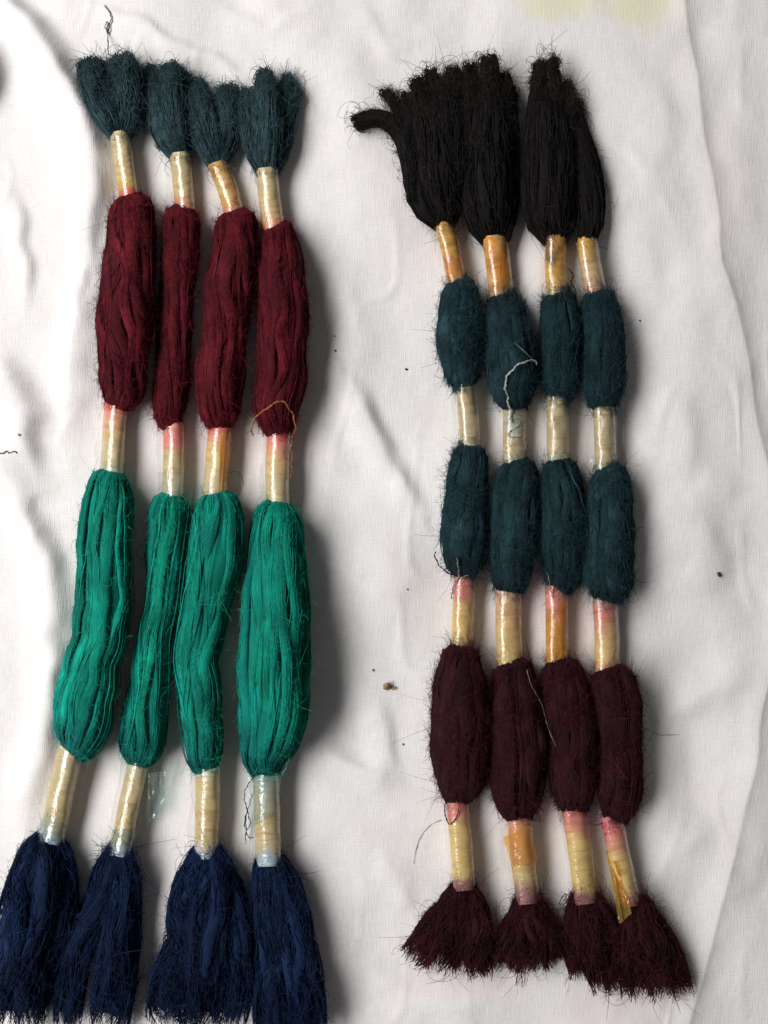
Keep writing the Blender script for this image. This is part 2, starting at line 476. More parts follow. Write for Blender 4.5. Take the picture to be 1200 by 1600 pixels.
def wool_body(root, st, col, seed, clumps=15, per=16, depth=.17, twist=0.0, fuzz=900, fcol=None, wav=1.0, srad=.72,
              flen=11, tint0=None, tint1=None, lumpy=.65, name='wool_section'):
    rng = np.random.default_rng(seed)
    kc = max(18, int((st[-1][0] - st[0][0]) / 10))
    c = resample_body(st, kc)
    cx, cy, w = c[:, 0], c[:, 1], np.maximum(c[:, 2], 10)
    s = np.linspace(0, 1, kc); ef = smooth(s / .08) * smooth((1 - s) / .08)
    nl = (st[-1][0] - st[0][0]) / 60.0
    w = w * (1 + wob(rng, 1, s, (nl * .35, nl * .75, nl * 1.3), .032 * lumpy)[0] * ef)
    cx = cx + wob(rng, 1, s, (nl * .35, nl * .7, nl * 1.2), 1.5 * lumpy)[0] * ef
    h = w * .88
    cz = np.maximum(h * .97, ZB)
    zk = 1 / (1 - cz / HP) * 0 + 1
    s = np.linspace(0, 1, kc)
    ax = np.stack([cx, cy, cz], -1)
    t = unit(np.gradient(ax, axis=0)); t[:, 2] *= .3; t = unit(t)
    side = unit(np.cross(t, np.array([0, 0, 1.0])))
    up = np.array([0, 0, 1.0])
    mb, fb = MB(), FB()
    endfade = smooth(s / .10) * smooth((1 - s) / .10)
    def ring(theta, rho):          # theta,rho (n,k) -> points and outward
        ct, sn = np.cos(theta), np.sin(theta)
        out = ct[..., None] * side[None] * w[None, :, None] + sn[..., None] * up * h[None, :, None]
        return ax[None] + out * rho[..., None], unit(out)
    col = np.asarray(col, float)
    def grad(cl):                   # (n,3)->(n,k,3) with tinted ends
        g = np.repeat(cl[:, None], kc, 1)
        if tint0 is not None:
            f = (1 - smooth(s / .16))[None, :, None]; g = g * (1 - f) + np.asarray(tint0) * f
        if tint1 is not None:
            f = smooth((s - .78) / .2)[None, :, None]; g = g * (1 - f) + np.asarray(tint1) * f
        return g
    # closed core
    m = 20
    th = np.repeat(np.arange(m) * 2 * math.pi / m, kc).reshape(m, kc)
    rho = .82 + .03 * np.sin(3 * th + 9 * s[None]) * endfade
    P, _ = ring(th, rho)
    mb.grid(np.swapaxes(P, 0, 1)[:, ::-1], np.swapaxes(grad(np.repeat(col[None] * .8, m, 0)), 0, 1), wrap=True)
    # locks of yarn round the core
    base = (np.arange(clumps) + rng.uniform(-.3, .3, clumps)) * 2 * math.pi / clumps
    hw = math.pi / clumps * rng.uniform(.75, 1.5, clumps)
    phi = base[:, None] + twist * (s[None] - .5) + wob(rng, clumps, s, (.6, 1.3, 2.4), .16 * wav) * (.3 + .7 * endfade)
    hws = hw[:, None] * np.exp(wob(rng, clumps, s, (.8, 2.0), .22))
    bulge = wob(rng, clumps, s, (.7, 1.7, 3.1), .055 * wav) * endfade
    lift = rng.uniform(-depth * .6, .05, (clumps, 1)) * endfade
    tone = np.exp(wob(rng, clumps, s, (.8, 2.2, 4.5), .26))[:, :, None]
    # fat body of each lock
    rl = np.minimum(hws * w[None] * 1.12, .42 * w[None]) * (.4 + .6 * smooth(s / .16) * smooth((1 - s) / .16))[None]
    ell = .62
    P, out = ring(phi, np.full(phi.shape, .985) + bulge + lift - ell * rl / w[None])
    mb.tubes(P, rl, 10, grad(dyes(col, rng, clumps, .12)) * tone, ref=out, ell=ell)
    allp, allt, allo = [], [], []
    for q in range(clumps):
        u = np.sort(rng.uniform(-1, 1, per))[:, None] + wob(rng, per, s, (1.0, 2.5), .13)
        uu = np.clip(u, -1.15, 1.15)
        th = phi[q][None] + uu * hws[q][None]
        prof = np.sqrt(np.clip(1 - (uu / 1.2) ** 2, 0, 1)); dq = .62 * rl[q][None] / w[None]
        rho = 1.0 + bulge[q][None] + lift[q] - dq * (1 - prof) - rng.uniform(0, .028, (per, 1)) + wob(rng, per, s, (3, 7, 13), .008)
        th = th + wob(rng, per, s, (9, 17), .012)
        P, out = ring(th, rho)
        r = srad * rng.uniform(.7, 1.3, (per, 1)) * (1 + 0 * s[None])
        mb.tubes(P, r, 3, grad(dyes(col, rng, per, .2)) * tone[q], ref=out)
        allp.append(P.reshape(-1, 3)); allo.append(out.reshape(-1, 3)); allt.append(np.repeat(t[None], per, 0).reshape(-1, 3))
    # a few stray strands bowing out of the lie
    ns = 9
    th = rng.uniform(0, math.pi, (ns, 1)) + wob(rng, ns, s, (.5, 1.2), .35)
    P, out = ring(th, .985 + np.abs(wob(rng, ns, s, (.8, 1.6), .018)) * endfade)
    mb.tubes(P, np.full(P.shape[:2], .75), 3, grad(dyes(col * 1.25, rng, ns, .3)), ref=out)
    allp, allt, allo = map(np.vstack, (allp, allt, allo))
    ok = allo[:, 2] > -.35
    fc = col * 1.35 if fcol is None else np.asarray(fcol, float)
    add_fuzz(fb, rng, allp[ok], allt[ok], allo[ok], fc, int(fuzz * 1.4), flen, .27, .75)
    add_fuzz(fb, rng, allp[ok], allt[ok], allo[ok], fc, int(fuzz * 1.5), flen * .5, .21, 0.0)
    add_curls(fb, rng, allp[ok], allt[ok], allo[ok], fc, fuzz // 2, 3.6, .24)
    add_fuzz(fb, rng, allp[ok], allt[ok], allo[ok], fc * 1.4, 6, flen * 2.2, .3, .5)
    o = mb.build(name, WOOL, root)
    fb.build('fuzz', FUZZ, o, kind='stuff')
    return o

def wool_lock(root, st, col, seed, loops=True, strands=90, groups=9, tangle=240, fuzz=220, fcol=None, srad=.8, flat=.8, zoff=0.0, ragged=.06, flen=10,
              name='loop_lock', frizz=8, mess=1.0, tipcol=None, tag=None):
    rng = np.random.default_rng(seed)
    if loops and st[-1][2] > 4.5: st = st[:-1] + [(st[-1][0], st[-1][1], max(st[-1][2], .66 * st[-2][2]))]
    L = np.linalg.norm(np.diff(np.array(st)[:, :2], axis=0), axis=1).sum()
    kc = max(9, int(L / 13))
    c = catmull(st, kc)
    cx, cy, w = c[:, 0], c[:, 1], np.maximum(c[:, 2], 2.5)
    h = np.maximum(w * flat, 3)
    s = np.linspace(0, 1, kc)
    b0 = 1 - smooth(s / .22)
    cz = (h * .92 + zoff) * (1 - b0) + np.maximum(ZB, h * .95) * b0
    gz = np.maximum(cz, h * .85)
    ax = np.stack([cx, cy, gz], -1)
    t = unit(np.gradient(ax, axis=0))
    side = unit(np.cross(t, np.array([0, 0, 1.0]))); up = np.array([0, 0, 1.0])
    col = np.asarray(col, float)
    mb, fb = MB(), FB()
    # core
    m = 14
    th = np.arange(m) * 2 * math.pi / m
    rnd = np.sqrt(np.clip(1 - np.clip((s - .52) / .36, 0, 1) ** 2, 0, 1)) if loops else 1.0
    cw = w * (.72 if loops else .62) * rnd; ch = h * (.72 if loops else .62) * rnd
    if not loops:
        k_ = np.where(s > .8, 1 - .55 * smooth((s - .8) / .2), 1); cw = cw * k_; ch = ch * k_
    lump = 1 + .07 * np.sin(3 * th[None] + 5 * s[:, None] * 3 + rng.uniform(0, 6)) + .05 * np.sin(5 * th[None] - 11 * s[:, None] + rng.uniform(0, 6))
    P = ax[:, None] + side[:, None] * (cw[:, None] * np.cos(th) * lump)[..., None] + up * (ch[:, None] * np.sin(th) * lump)[..., None]
    nc = kc if loops else int(kc * .9)
    tip = P[nc - 1:nc].mean(1, keepdims=True).repeat(m, 1)
    base = P[:1].mean(1, keepdims=True).repeat(m, 1)
    uvc = np.stack([np.broadcast_to(th[None] * w.mean() , (nc + 2, m)), np.broadcast_to((np.arange(nc + 2) * L / kc)[:, None], (nc + 2, m)), np.full((nc + 2, m), seed * 3.1)], -1)
    mb.grid(np.vstack([base, P[:nc], tip])[:, ::-1], col * .85, uvc[:, ::-1], wrap=True)
    # strands, gathered in small locks
    g = groups
    ga = rng.uniform(0, 2 * math.pi, g); ga = (np.arange(g) + rng.uniform(-.35, .35, g)) * 2 * math.pi / g; gr = rng.uniform(.8, .98, g)
    gi = rng.integers(0, g, strands)
    o1 = np.stack([np.cos(ga[gi]) * gr[gi], np.sin(ga[gi]) * gr[gi]], -1) + rng.normal(0, .17, (strands, 2))
    lone = rng.uniform(0, 1, strands) < (.3 if loops else .18)
    la = rng.uniform(0, 2 * math.pi, strands); lr = rng.uniform(.7, 1.0, strands)
    o1 = np.where(lone[:, None], np.stack([np.cos(la) * lr, np.sin(la) * lr], -1), o1)
    gw = wob(rng, g, s, (.7, 1.6, 2.6), .26 * mess)[gi]; gw2 = wob(rng, g, s, (.7, 1.6), .22 * mess)[gi]
    n_ = np.linalg.norm(o1, axis=1, keepdims=True); o1 = o1 / np.maximum(n_, 1) 
    wt = w[-3:].max()
    tmax = 1 - ((4.0 if wt > 12 else 9.0) / L if loops else ragged) * np.abs(rng.normal(0, .8, strands)) - (.9 * wt / L * (o1 ** 2).sum(1) ** 1.5 if loops else 0) + (0 if loops else .03 * rng.normal(0, 1, strands))
    gt = rng.uniform(0, 1, g) * (7.0 / L if loops else .12)
    tmax = np.clip(tmax - gt[gi], .45, 1.04)
    def at(par, off, gwx, gwz):     # par (n,q) 0..1, off (n,q,2)
        def lin(a): return np.interp(par, s, a)
        C = np.stack([lin(ax[:, i]) for i in range(3)], -1)
        ex = np.maximum(par - 1, 0) * L
        C = C + ex[..., None] * t[-1]
        SD = np.stack([lin(side[:, i]) for i in range(3)], -1)
        P = C + SD * (lin(w) * off[..., 0])[..., None] + up * (lin(h) * off[..., 1])[..., None]
        P[..., 2] = np.maximum(P[..., 2], 1.2)
        return P
    # soft body of each small lock
    gx_ = wob(rng, g, s, (.5, 1.1, 1.9), .17 * mess); gz_ = wob(rng, g, s, (.5, 1.1, 1.9), .17 * mess)
    gw, gw2 = gx_[gi], gz_[gi]
    offg = np.stack([np.cos(ga) * gr, np.sin(ga) * gr], -1)[:, None] + np.stack([gx_, gz_], -1)
    offg = offg / np.maximum(np.linalg.norm(offg, axis=-1, keepdims=True) / .56, 1)
    parg = s[None] * (1 - gt - (6.0 / L if loops else .10))[:, None]
    Pg = at(parg, offg, None, None)
    tipf = np.sqrt(np.clip(1 - np.clip((s - .75) / .25, 0, 1) ** 2, .02, 1)) if loops else 1 - .8 * smooth((s - .6) / .4)
    rg = np.interp(parg, s, np.minimum(w, h * 1.25) * (.75 + .25 * smooth(s / .2))) * rng.uniform(.27, .38, (g, 1)) * tipf[None]
    mb.tubes(Pg, rg, 9, dyes(col, rng, g, .15))
    if loops:
        q = int(1.7 * kc)
        a = np.linspace(0, 1, q)
        tri = np.sin(a * math.pi) ** .9
        par = tri[None] * tmax[:, None]
        o2 = o1 + rng.normal(0, .30, (strands, 2)); o2 /= np.maximum(np.linalg.norm(o2, axis=1, keepdims=True), 1)
        f = smooth((a - .3) / .4)[None, :, None]
        off = o1[:, None] * (1 - f) + o2[:, None] * f
        idx = np.clip((tri * (kc - 1)).astype(int), 0, kc - 1)
        off = off + np.stack([gw[:, idx], gw2[:, idx]], -1) * .7
        off += np.stack([wob(rng, strands, a, (3, 7), .09 * mess), wob(rng, strands, a, (3, 7), .09 * mess)], -1)
        nn = np.linalg.norm(off, axis=-1, keepdims=True); off = off / np.maximum(nn, 1.08) * 1.0
        P = at(par, off, None, None)
    else:
        par = s[None] * tmax[:, None]
        off = np.repeat(o1[:, None], kc, 1) + np.stack([gw, gw2], -1)
        off += np.stack([wob(rng, strands, s, (3, 7), .05 * mess), wob(rng, strands, s, (3, 7), .05 * mess)], -1)
        nn = np.linalg.norm(off, axis=-1, keepdims=True); off = off / np.maximum(nn, 1.08)
        P = at(par, off, None, None)
    r = srad * rng.uniform(.7, 1.3, (strands, 1)) * np.ones(P.shape[:2])
    if not loops: r = r * (1 - .3 * s[None] ** 4)
    cl = dyes(col, rng, strands, .22)
    if tipcol is not None:
        f = smooth((par - .72) / .3)[..., None]
        cl = cl[:, None] * (1 - f) + np.asarray(tipcol) * f
    mb.tubes(P, r, 3, cl)
    # curly loops standing off the end
    if frizz:
        kk = 12
        a = np.linspace(0, 1, kk)
        p0 = P[rng.integers(0, strands, frizz), P.shape[1] // 2 + rng.integers(-2, 3, frizz)]
        d = unit(t[-1][None] * rng.uniform(.4, 1.2, (frizz, 1)) + rng.normal(0, .55, (frizz, 3)) * np.array([1, 1, .5]))
        e = unit(np.cross(d, rng.normal(0, 1, (frizz, 3)) + up * 1.5))
        R = rng.uniform(2.0, 5.5, (frizz, 1, 1))
        ang = (a * rng.uniform(3.5, 6.8, (frizz, 1)))[..., None]
        Q = p0[:, None] + d[:, None] * np.sin(ang) * R * 1.3 + e[:, None] * (1 - np.cos(ang)) * R * .8 + d[:, None] * -.5
        Q[..., 2] = np.maximum(Q[..., 2], 1.2)
        mb.tubes(Q, np.full(Q.shape[:2], srad * .85), 3, dyes(col, rng, frizz, .2))
    tg = unit(np.gradient(P, axis=1)); 
    ow = unit(P - np.stack([np.interp(par, s, ax[:, i]) for i in range(3)], -1) + 1e-4)
    pp, tt, oo = P.reshape(-1, 3), tg.reshape(-1, 3), ow.reshape(-1, 3)
    ok = oo[:, 2] > -.3
    fc = col * 1.4 if fcol is None else np.asarray(fcol, float)
    add_fuzz(fb, rng, pp[ok], tt[ok], oo[ok], fc, fuzz, flen, .32, .6)
    add_fuzz(fb, rng, pp[ok], tt[ok], oo[ok], fc, int(fuzz * .5), flen * .45, .2, 0.0)
    add_curls(fb, rng, pp[ok], tt[ok], oo[ok], fc * .85, tangle if loops else tangle // 2, 6.5 if loops else 9.0, .28)
    add_curls(fb, rng, pp[ok], tt[ok], oo[ok], fc, tangle, 3.4, .26)
    o = mb.build(name, WOOL, root)
    if tag: o['label'] = tag
    fb.build('fuzz', FUZZ, o, kind='stuff')
    return o

# ------------------------------------------------------------------ plastic-wrapped bindings
CREAM, PALE, AMBER, OCHRE = (.60, .47, .24), (.56, .47, .28), (.62, .34, .07), (.55, .24, .04)
PINK, RED, GREYG, BLUEG, PURP = (.74, .24, .19), (.72, .10, .06), (.48, .50, .36), (.38, .48, .55), (.30, .14, .14)
YELL = (.70, .52, .20)

def binding(root, a, b, w, stops, seed, film=FILM_CLEAR, flange=8, side=1, fw=1.04, patch=None, twist=.5, tag=None):
    """a,b axis ends in pixels, w half width; a tight roll with raised turns plus a loose clear film round it"""
    rng = np.random.default_rng(seed)
    a = np.array(a, float); b = np.array(b, float)
    L = np.linalg.norm(b - a); d = (b - a) / L
    a2, b2 = a - d * 9, b + d * 9
    k, m = 70, 36
    s = np.linspace(0, 1, k)
    mid = (a + b) / 2 + np.array([d[1], -d[0]]) * rng.normal(0, 1.2)
    c = catmull([a2, mid, b2], k)
    sp = np.array([d[1], -d[0], 0]) * -1
    th = np.arange(m) * 2 * math.pi / m
    turns = L / 9.0
    ph = (turns * s[:, None] + th[None] / (2 * math.pi) * 1.0 + .12 * np.sin(th[None] * 2 + 20 * s[:, None]))
    saw = ph % 1.0
    ridge = .32 * smooth(saw / .85) * (1 - smooth((saw - .85) / .15))
    ang_n = .9 * vnoise(th[None] * 1.1 + seed, s[:, None] * 7 + seed) * np.minimum(1, np.minimum(th, 2 * math.pi - th) * 2)[None]
    r = (w + ridge + ang_n) * (1 - .10 * (smooth(1 - s / .08) + smooth((s - .92) / .08)))[:, None]
    zc = ZB + 1.0 * np.sin(s * 3.1 + seed)
    ct, sn = np.cos(th), np.sin(th)
    P = np.stack([c[:, None, 0] + sp[0] * r * ct, c[:, None, 1] + sp[1] * r * ct, zc[:, None] + r * sn * .97], -1)
    tt = np.array([q[0] for q in stops]); cc = np.array([q[1] for q in stops])
    sv = np.clip((s[:, None] * (L + 18) - 9) / L + .05 * vnoise(th[None] * 1.3 + seed * 3, s[:, None] * 5) + .03 * np.sin(th[None] + seed), 0, 1)
    colr = np.stack([np.interp(sv, tt, cc[:, i]) for i in range(3)], -1)
    if patch is not None:
        pc, p0, pr, pth = patch
        f = smooth(1.6 - np.hypot((s[:, None] - p0) / pr, (np.angle(np.exp(1j * (th[None] - pth)))) / .8) + .5 * vnoise(th[None] * 2, s[:, None] * 9 + seed))[..., None]
        colr = colr * (1 - f) + np.array(pc) * f
    uv = np.stack([np.broadcast_to(th[None] * w, (k, m)), np.broadcast_to(s[:, None] * L, (k, m)), np.full((k, m), seed * 7.3)], -1)
    mb = MB(); mb.grid(P[:, ::-1], colr[:, ::-1], uv[:, ::-1], wrap=True)
    o = mb.build('binding', WRAP, root)
    if tag: o['label'] = tag
    # loose film: a sleeve a little wider than the roll ending in a pinched flange
    n2 = 34; k2 = 26
    s2 = np.linspace(0.0, 1.0, k2)
    c2 = catmull([a - d * 3, mid, b + d * 3], k2)
    tf = np.linspace(4.3, .25, n2 - 8)
    rr = w * fw + 1.0 + .5 * vnoise(tf[None] * 1.2 + seed * 5, s2[:, None] * 4 + seed)
    fl = flange * (1 + .35 * vnoise(s2 * 3 + seed, s2 * 0))
    e = np.linspace(0, 1, 9)[1:]
    X_ = np.hstack([rr * np.cos(tf), rr[:, -1:] * math.cos(.25) + e[None] * fl[:, None]]) * side
    Z_ = np.hstack([rr * np.sin(tf), rr[:, -1:] * math.sin(.25) - e[None] * (10 + 2 * vnoise(s2 * 5, s2 * 0 + seed))[:, None]])
    Pf = np.stack([c2[:, None, 0] + sp[0] * X_, c2[:, None, 1] + sp[1] * X_, np.maximum(ZB + Z_, 1.5)], -1)
    fm = MB(); fm.grid(Pf, (1, 1, 1))
    fm.build('plastic_film', film, o)
    return o

def film_scrap(root, corners, z, mat, seed, crump=3.0, name='plastic_tail', tag=None, over=None):
    """a crumpled bit of film: four corners in pixels (clockwise), z heights at the corners"""
    rng = np.random.default_rng(seed)
    q = np.array([[*c, zz] for c, zz in zip(corners, z)], float)
    n = 18
    u, v = np.meshgrid(np.linspace(0, 1, n), np.linspace(0, 1, n))
    P = (q[0] * ((1 - u) * (1 - v))[..., None] + q[1] * (u * (1 - v))[..., None] + q[2] * (u * v)[..., None] + q[3] * ((1 - u) * v)[..., None])
    crease = np.abs(vnoise(u * 3 + seed, v * 2.2)) * 2 - 1
    P[..., 2] = np.maximum(P[..., 2] + crump * (crease + .5 * vnoise(u * 7, v * 7 + seed)), 1.0)
    if over is not None:            # drapes over a binding (axis a-b, half width)
        a_, b_, w_ = np.array(over[0], float), np.array(over[1], float), over[2]
        d_ = (b_ - a_) / np.linalg.norm(b_ - a_)
        dist = np.abs((P[..., 0] - a_[0]) * d_[1] - (P[..., 1] - a_[1]) * d_[0])
        surf = ZB + np.sqrt(np.clip((w_ + 1.5) ** 2 - dist ** 2, 0, None)) + 1.0
        P[..., 2] = np.where(dist < w_ + 1, surf + .25 * crump * (crease + 1), np.maximum(ZB - (dist - w_) * .5 + crump * .4 * crease, 1.5))
    P[..., :2] += (crump * .22 * np.stack([vnoise(u * 4 + 9, v * 4 + seed), vnoise(u * 4 + seed, v * 4 + 3)], -1))
    mb = MB(); mb.grid(P, (1, 1, 1))
    o = mb.build(name, mat, root)
    if tag: o['label'] = tag
    return o

def thread(root, pts, col, r=1.0, seed=1, plies=2, name='loose_thread', tag=None, kinky=.6):
    """twisted thread through (x,y,z) pixel points"""
    rng = np.random.default_rng(seed)
    p = np.array(pts, float)
    L = np.linalg.norm(np.diff(p, axis=0), axis=1).sum()
    k = max(14, int(L / 2.4))
    c = catmull(p, k)
    s = np.linspace(0, 1, k)
    c = c + np.stack([wob(rng, 1, s, (L / 30, L / 14), kinky)[0] for _ in range(3)], -1)
    mb = MB()
    t = unit(np.gradient(c, axis=0)); sd = unit(np.cross(t, [0.1, 0.2, 1.0])); u = np.cross(sd, t)
    for j in range(plies):
        a = s * L / 7.5 * 2 * math.pi / 2 + j * 2 * math.pi / plies
        off = 0 if plies == 1 else r * .55
        P = c + off * (np.cos(a)[:, None] * sd + np.sin(a)[:, None] * u)
        mb.tubes(P[None], (r * (1 if plies == 1 else .62) * (1 + .3 * vnoise(s * L / 6 + seed, s * 0 + j)))[None].clip(.12), 5, np.array([col]) * rng.uniform(.85, 1.15))
    o = mb.build(name, THREAD, root)
    if tag: o['label'] = tag
    return o

def hank(x, y, label, group):
    r = bpy.data.objects.new('yarn_hank', None); COL.objects.link(r)
    r.location = ((x - W / 2) * S, (H / 2 - y) * S, 0.0)
    r.empty_display_size = .02
    r['label'] = label; r['category'] = 'yarn hank'; r['group'] = group
    return r

# wool dye colours (real reflectances)
TEALG = (.030, .062, .070)     # grey teal of the tufts
MAROON = (.084, .0066, .012)
GREEN = (.002, .215, .158)
NAVY = (.0055, .0155, .050)
BLACK = (.0085, .0074, .0070)
TEAL = (.014, .037, .046)
TEALD = (.010, .029, .033)
WINE = (.025, .0062, .0085)
F_TEALG, F_MAROON, F_GREEN, F_NAVY = (.055, .10, .11), (.15, .016, .028), (.02, .36, .25), (.014, .032, .095)  # fuzz colours, brightened as if light passed through the fibres
F_BLACK, F_TEAL, F_WINE = (.034, .030, .027), (.027, .066, .078), (.080, .017, .026)

LG, RG = 'four teal, maroon, green and navy hanks', 'four black, teal and wine hanks'
L1 = hank(160, 720, 'leftmost hank, teal-topped with green and navy wool, a thread rising from its top', LG)
L2 = hank(260, 720, 'slim second hank from the left with a clear plastic tag hanging below its green wool', LG)
L3 = hank(340, 720, 'third hank from the left, its maroon wool leaning and its long navy tail spread wide', LG)
L4 = hank(435, 720, 'fourth hank from the left with a gold thread looped round its maroon wool', LG)
R1 = hank(720, 900, 'black-topped hank with two black locks straying left onto the white cloth', RG)
R2 = hank(800, 900, 'black-topped hank with a pale twisted thread curled over its upper teal wool', RG)
R3 = hank(875, 900, 'black-topped hank second from the right, with two looped spikes at its black top', RG)
R4 = hank(945, 900, 'rightmost hank, its black top half hidden, a gold plastic strip hanging at its bottom tassel', RG)

# ---- left set: tufts
tk = dict(fcol=F_TEALG, strands=155, fuzz=900, frizz=40, srad=.82, flen=9, mess=1.5)
for i, (root, st, zo) in enumerate([
    (L1, [(192, 214, 10), (212, 190, 18), (218, 160, 17), (213, 130, 15), (208, 104, 8)], 0),
    (L1, [(184, 214, 13), (172, 185, 24), (157, 150, 27), (145, 115, 26), (139, 94, 21), (139, 80, 10)], 3),
    (L1, [(190, 212, 12), (198, 180, 22), (197, 145, 25), (193, 110, 24), (190, 88, 20), (189, 74, 10)], 8),
    (L2, [(288, 245, 10), (292, 210, 15), (290, 170, 14), (285, 130, 13), (283, 108, 7)], 0),
    (L2, [(278, 246, 12), (262, 215, 22), (246, 170, 20), (238, 130, 16), (234, 106, 9), (229, 96, 4)], 2),
    (L2, [(283, 245, 12), (274, 205, 22), (268, 160, 21), (267, 122, 20), (268, 100, 16), (267, 90, 8)], 7),
    (L3, [(344, 258, 12), (356, 215, 20), (358, 172, 20), (355, 142, 18), (352, 124, 10)], 0),
    (L3, [(338, 260, 12), (324, 225, 22), (310, 182, 20), (302, 152, 14), (299, 132, 8)], 2),
    (L3, [(340, 258, 10), (330, 215, 19), (320, 172, 18), (314, 142, 12), (309, 117, 4)], 7),
    (L4, [(424, 270, 12), (438, 230, 18), (447, 190, 14), (456, 162, 11), (460, 140, 9), (460, 126, 4)], 0),
    (L4, [(430, 225, 8), (440, 180, 8), (446, 145, 6), (449, 124, 5), (449, 111, 3)], 3),
    (L4, [(414, 270, 14), (404, 230, 24), (395, 190, 24), (391, 156, 20), (392, 128, 11)], 2),
    (L4, [(418, 270, 14), (419, 225, 25), (417, 175, 24), (415, 134, 17), (413, 110, 9), (410, 100, 4)], 8)]):
    wool_lock(root, st, TEALG, 100 + i, zoff=zo, **tk)

# ---- left set: wool sections (y, left, right)
mk = dict(fcol=F_MAROON, clumps=15, per=17, depth=.13, fuzz=1700, wav=1.0, flen=10, tint0=(.10, .007, .011))
wool_body(L1, [(302, 190, 220), (308, 181, 232), (330, 173, 241), (383, 163, 245), (433, 158, 245), (483, 152, 243), (533, 151, 237), (567, 152, 230), (600, 155, 230), (622, 157, 218), (637, 163, 200)], MAROON, 11, twist=-2.0*.9, **mk)
wool_body(L2, [(322, 274, 303), (328, 264, 309), (343, 255, 313), (383, 252, 313), (433, 250, 307), (483, 245, 301), (533, 244, 298), (583, 242, 297), (633, 238, 292), (655, 243, 287), (670, 256, 284)], MAROON, 12, twist=-2.0*.7, **mk)
wool_body(L3, [(327, 352, 380), (333, 343, 394), (350, 335, 402), (383, 333, 404), (433, 325, 398), (483, 320, 393), (533, 316, 387), (583, 306, 382), (617, 305, 378), (650, 312, 372), (674, 328, 358)], MAROON, 13, twist=-2.0*.9, **mk)
wool_body(L4, [(350, 411, 443), (356, 409, 455), (372, 408, 465), (400, 406, 473), (450, 402, 479), (500, 402, 481), (550, 402, 480), (600, 401, 478), (633, 398, 469), (660, 403, 462), (680, 417, 456)], MAROON, 14, twist=.15, **mk)
gk = dict(fcol=F_GREEN, clumps=19, per=16, depth=.36, fuzz=1100, wav=1.3, flen=10, tint1=(.003, .12, .11), lumpy=.5)
wool_body(L1, [(735, 158, 192), (741, 148, 200), (758, 137, 204), (790, 129, 207), (850, 122, 209), (927, 118, 210), (992, 113, 202), (1033, 102, 192), (1075, 90, 187), (1117, 85, 180), (1150, 84, 168), (1168, 88, 152), (1180, 92, 130)], GREEN, 21, twist=.25, **gk)
wool_body(L2, [(772, 255, 286), (778, 244, 292), (795, 234, 298), (850, 231, 291), (927, 225, 284), (992, 211, 272), (1033, 204, 268), (1075, 198, 266), (1130, 187, 262), (1165, 185, 257), (1185, 190, 245), (1198, 200, 230)], GREEN, 22, twist=.2, **gk)
wool_body(L3, [(770, 318, 354), (776, 308, 366), (795, 303, 378), (819, 299, 384), (850, 296, 383), (888, 288, 376), (946, 281, 361), (992, 275, 350), (1033, 271, 342), (1075, 274, 347), (1117, 277, 348), (1158, 283, 349), (1187, 291, 346), (1207, 307, 342)], GREEN, 23, twist=.3, **gk)
wool_body(L4, [(784, 416, 454), (790, 405, 462), (805, 396, 469), (831, 390, 477), (888, 385, 480), (946, 378, 484), (1000, 373, 486), (1054, 372, 487), (1117, 371, 483), (1158, 371, 468), (1187, 377, 449), (1212, 396, 438)], GREEN, 24, twist=.1, **gk)

# ---- left set: navy tails
nk = dict(loops=False, fcol=F_NAVY, fuzz=600, frizz=0, srad=.85, groups=9, name='yarn_tail', ragged=.16, flen=14, strands=300, flat=.72, mess=2.3)
for i, (root, st, zo) in enumerate([
    (L1, [(80, 1306, 13), (92, 1338, 24), (93, 1400, 30), (85, 1460, 31), (70, 1520, 28), (48, 1612, 22)], 0),
    (L1, [(72, 1306, 17), (64, 1332, 34), (52, 1390, 45), (38, 1450, 47), (28, 1520, 45), (20, 1622, 38)], 4),
    (L2, [(196, 1328, 10), (206, 1380, 14), (206, 1450, 15), (202, 1520, 13), (194, 1612, 10)], 0),
    (L2, [(183, 1326, 15), (172, 1362, 27), (152, 1420, 26), (124, 1470, 28), (112, 1510, 28), (108, 1560, 25), (102, 1622, 20)], 2),
    (L2, [(190, 1326, 14), (192, 1365, 25), (190, 1430, 27), (182, 1500, 31), (172, 1560, 33), (160, 1624, 28)], 8),
    (L3, [(320, 1330, 19), (303, 1362, 26), (290, 1420, 29), (283, 1480, 29), (268, 1540, 36), (256, 1618, 30)], 2),
    (L3, [(330, 1330, 18), (349, 1362, 25), (362, 1420, 27), (371, 1480, 30), (366, 1540, 32), (354, 1618, 26)], 2),
    (L3, [(324, 1330, 20), (326, 1365, 34), (326, 1430, 36), (322, 1500, 36), (315, 1560, 36), (310, 1622, 30)], 9),
    (L4, [(416, 1342, 18), (416, 1376, 26), (419, 1440, 27), (428, 1510, 31), (430, 1600, 36), (430, 1650, 30)], 2),
    (L4, [(428, 1342, 18), (442, 1376, 26), (456, 1440, 32), (468, 1510, 36), (473, 1600, 38), (474, 1650, 34)], 5)]):
    wool_lock(root, st, NAVY, 200 + i, zoff=zo, **nk)

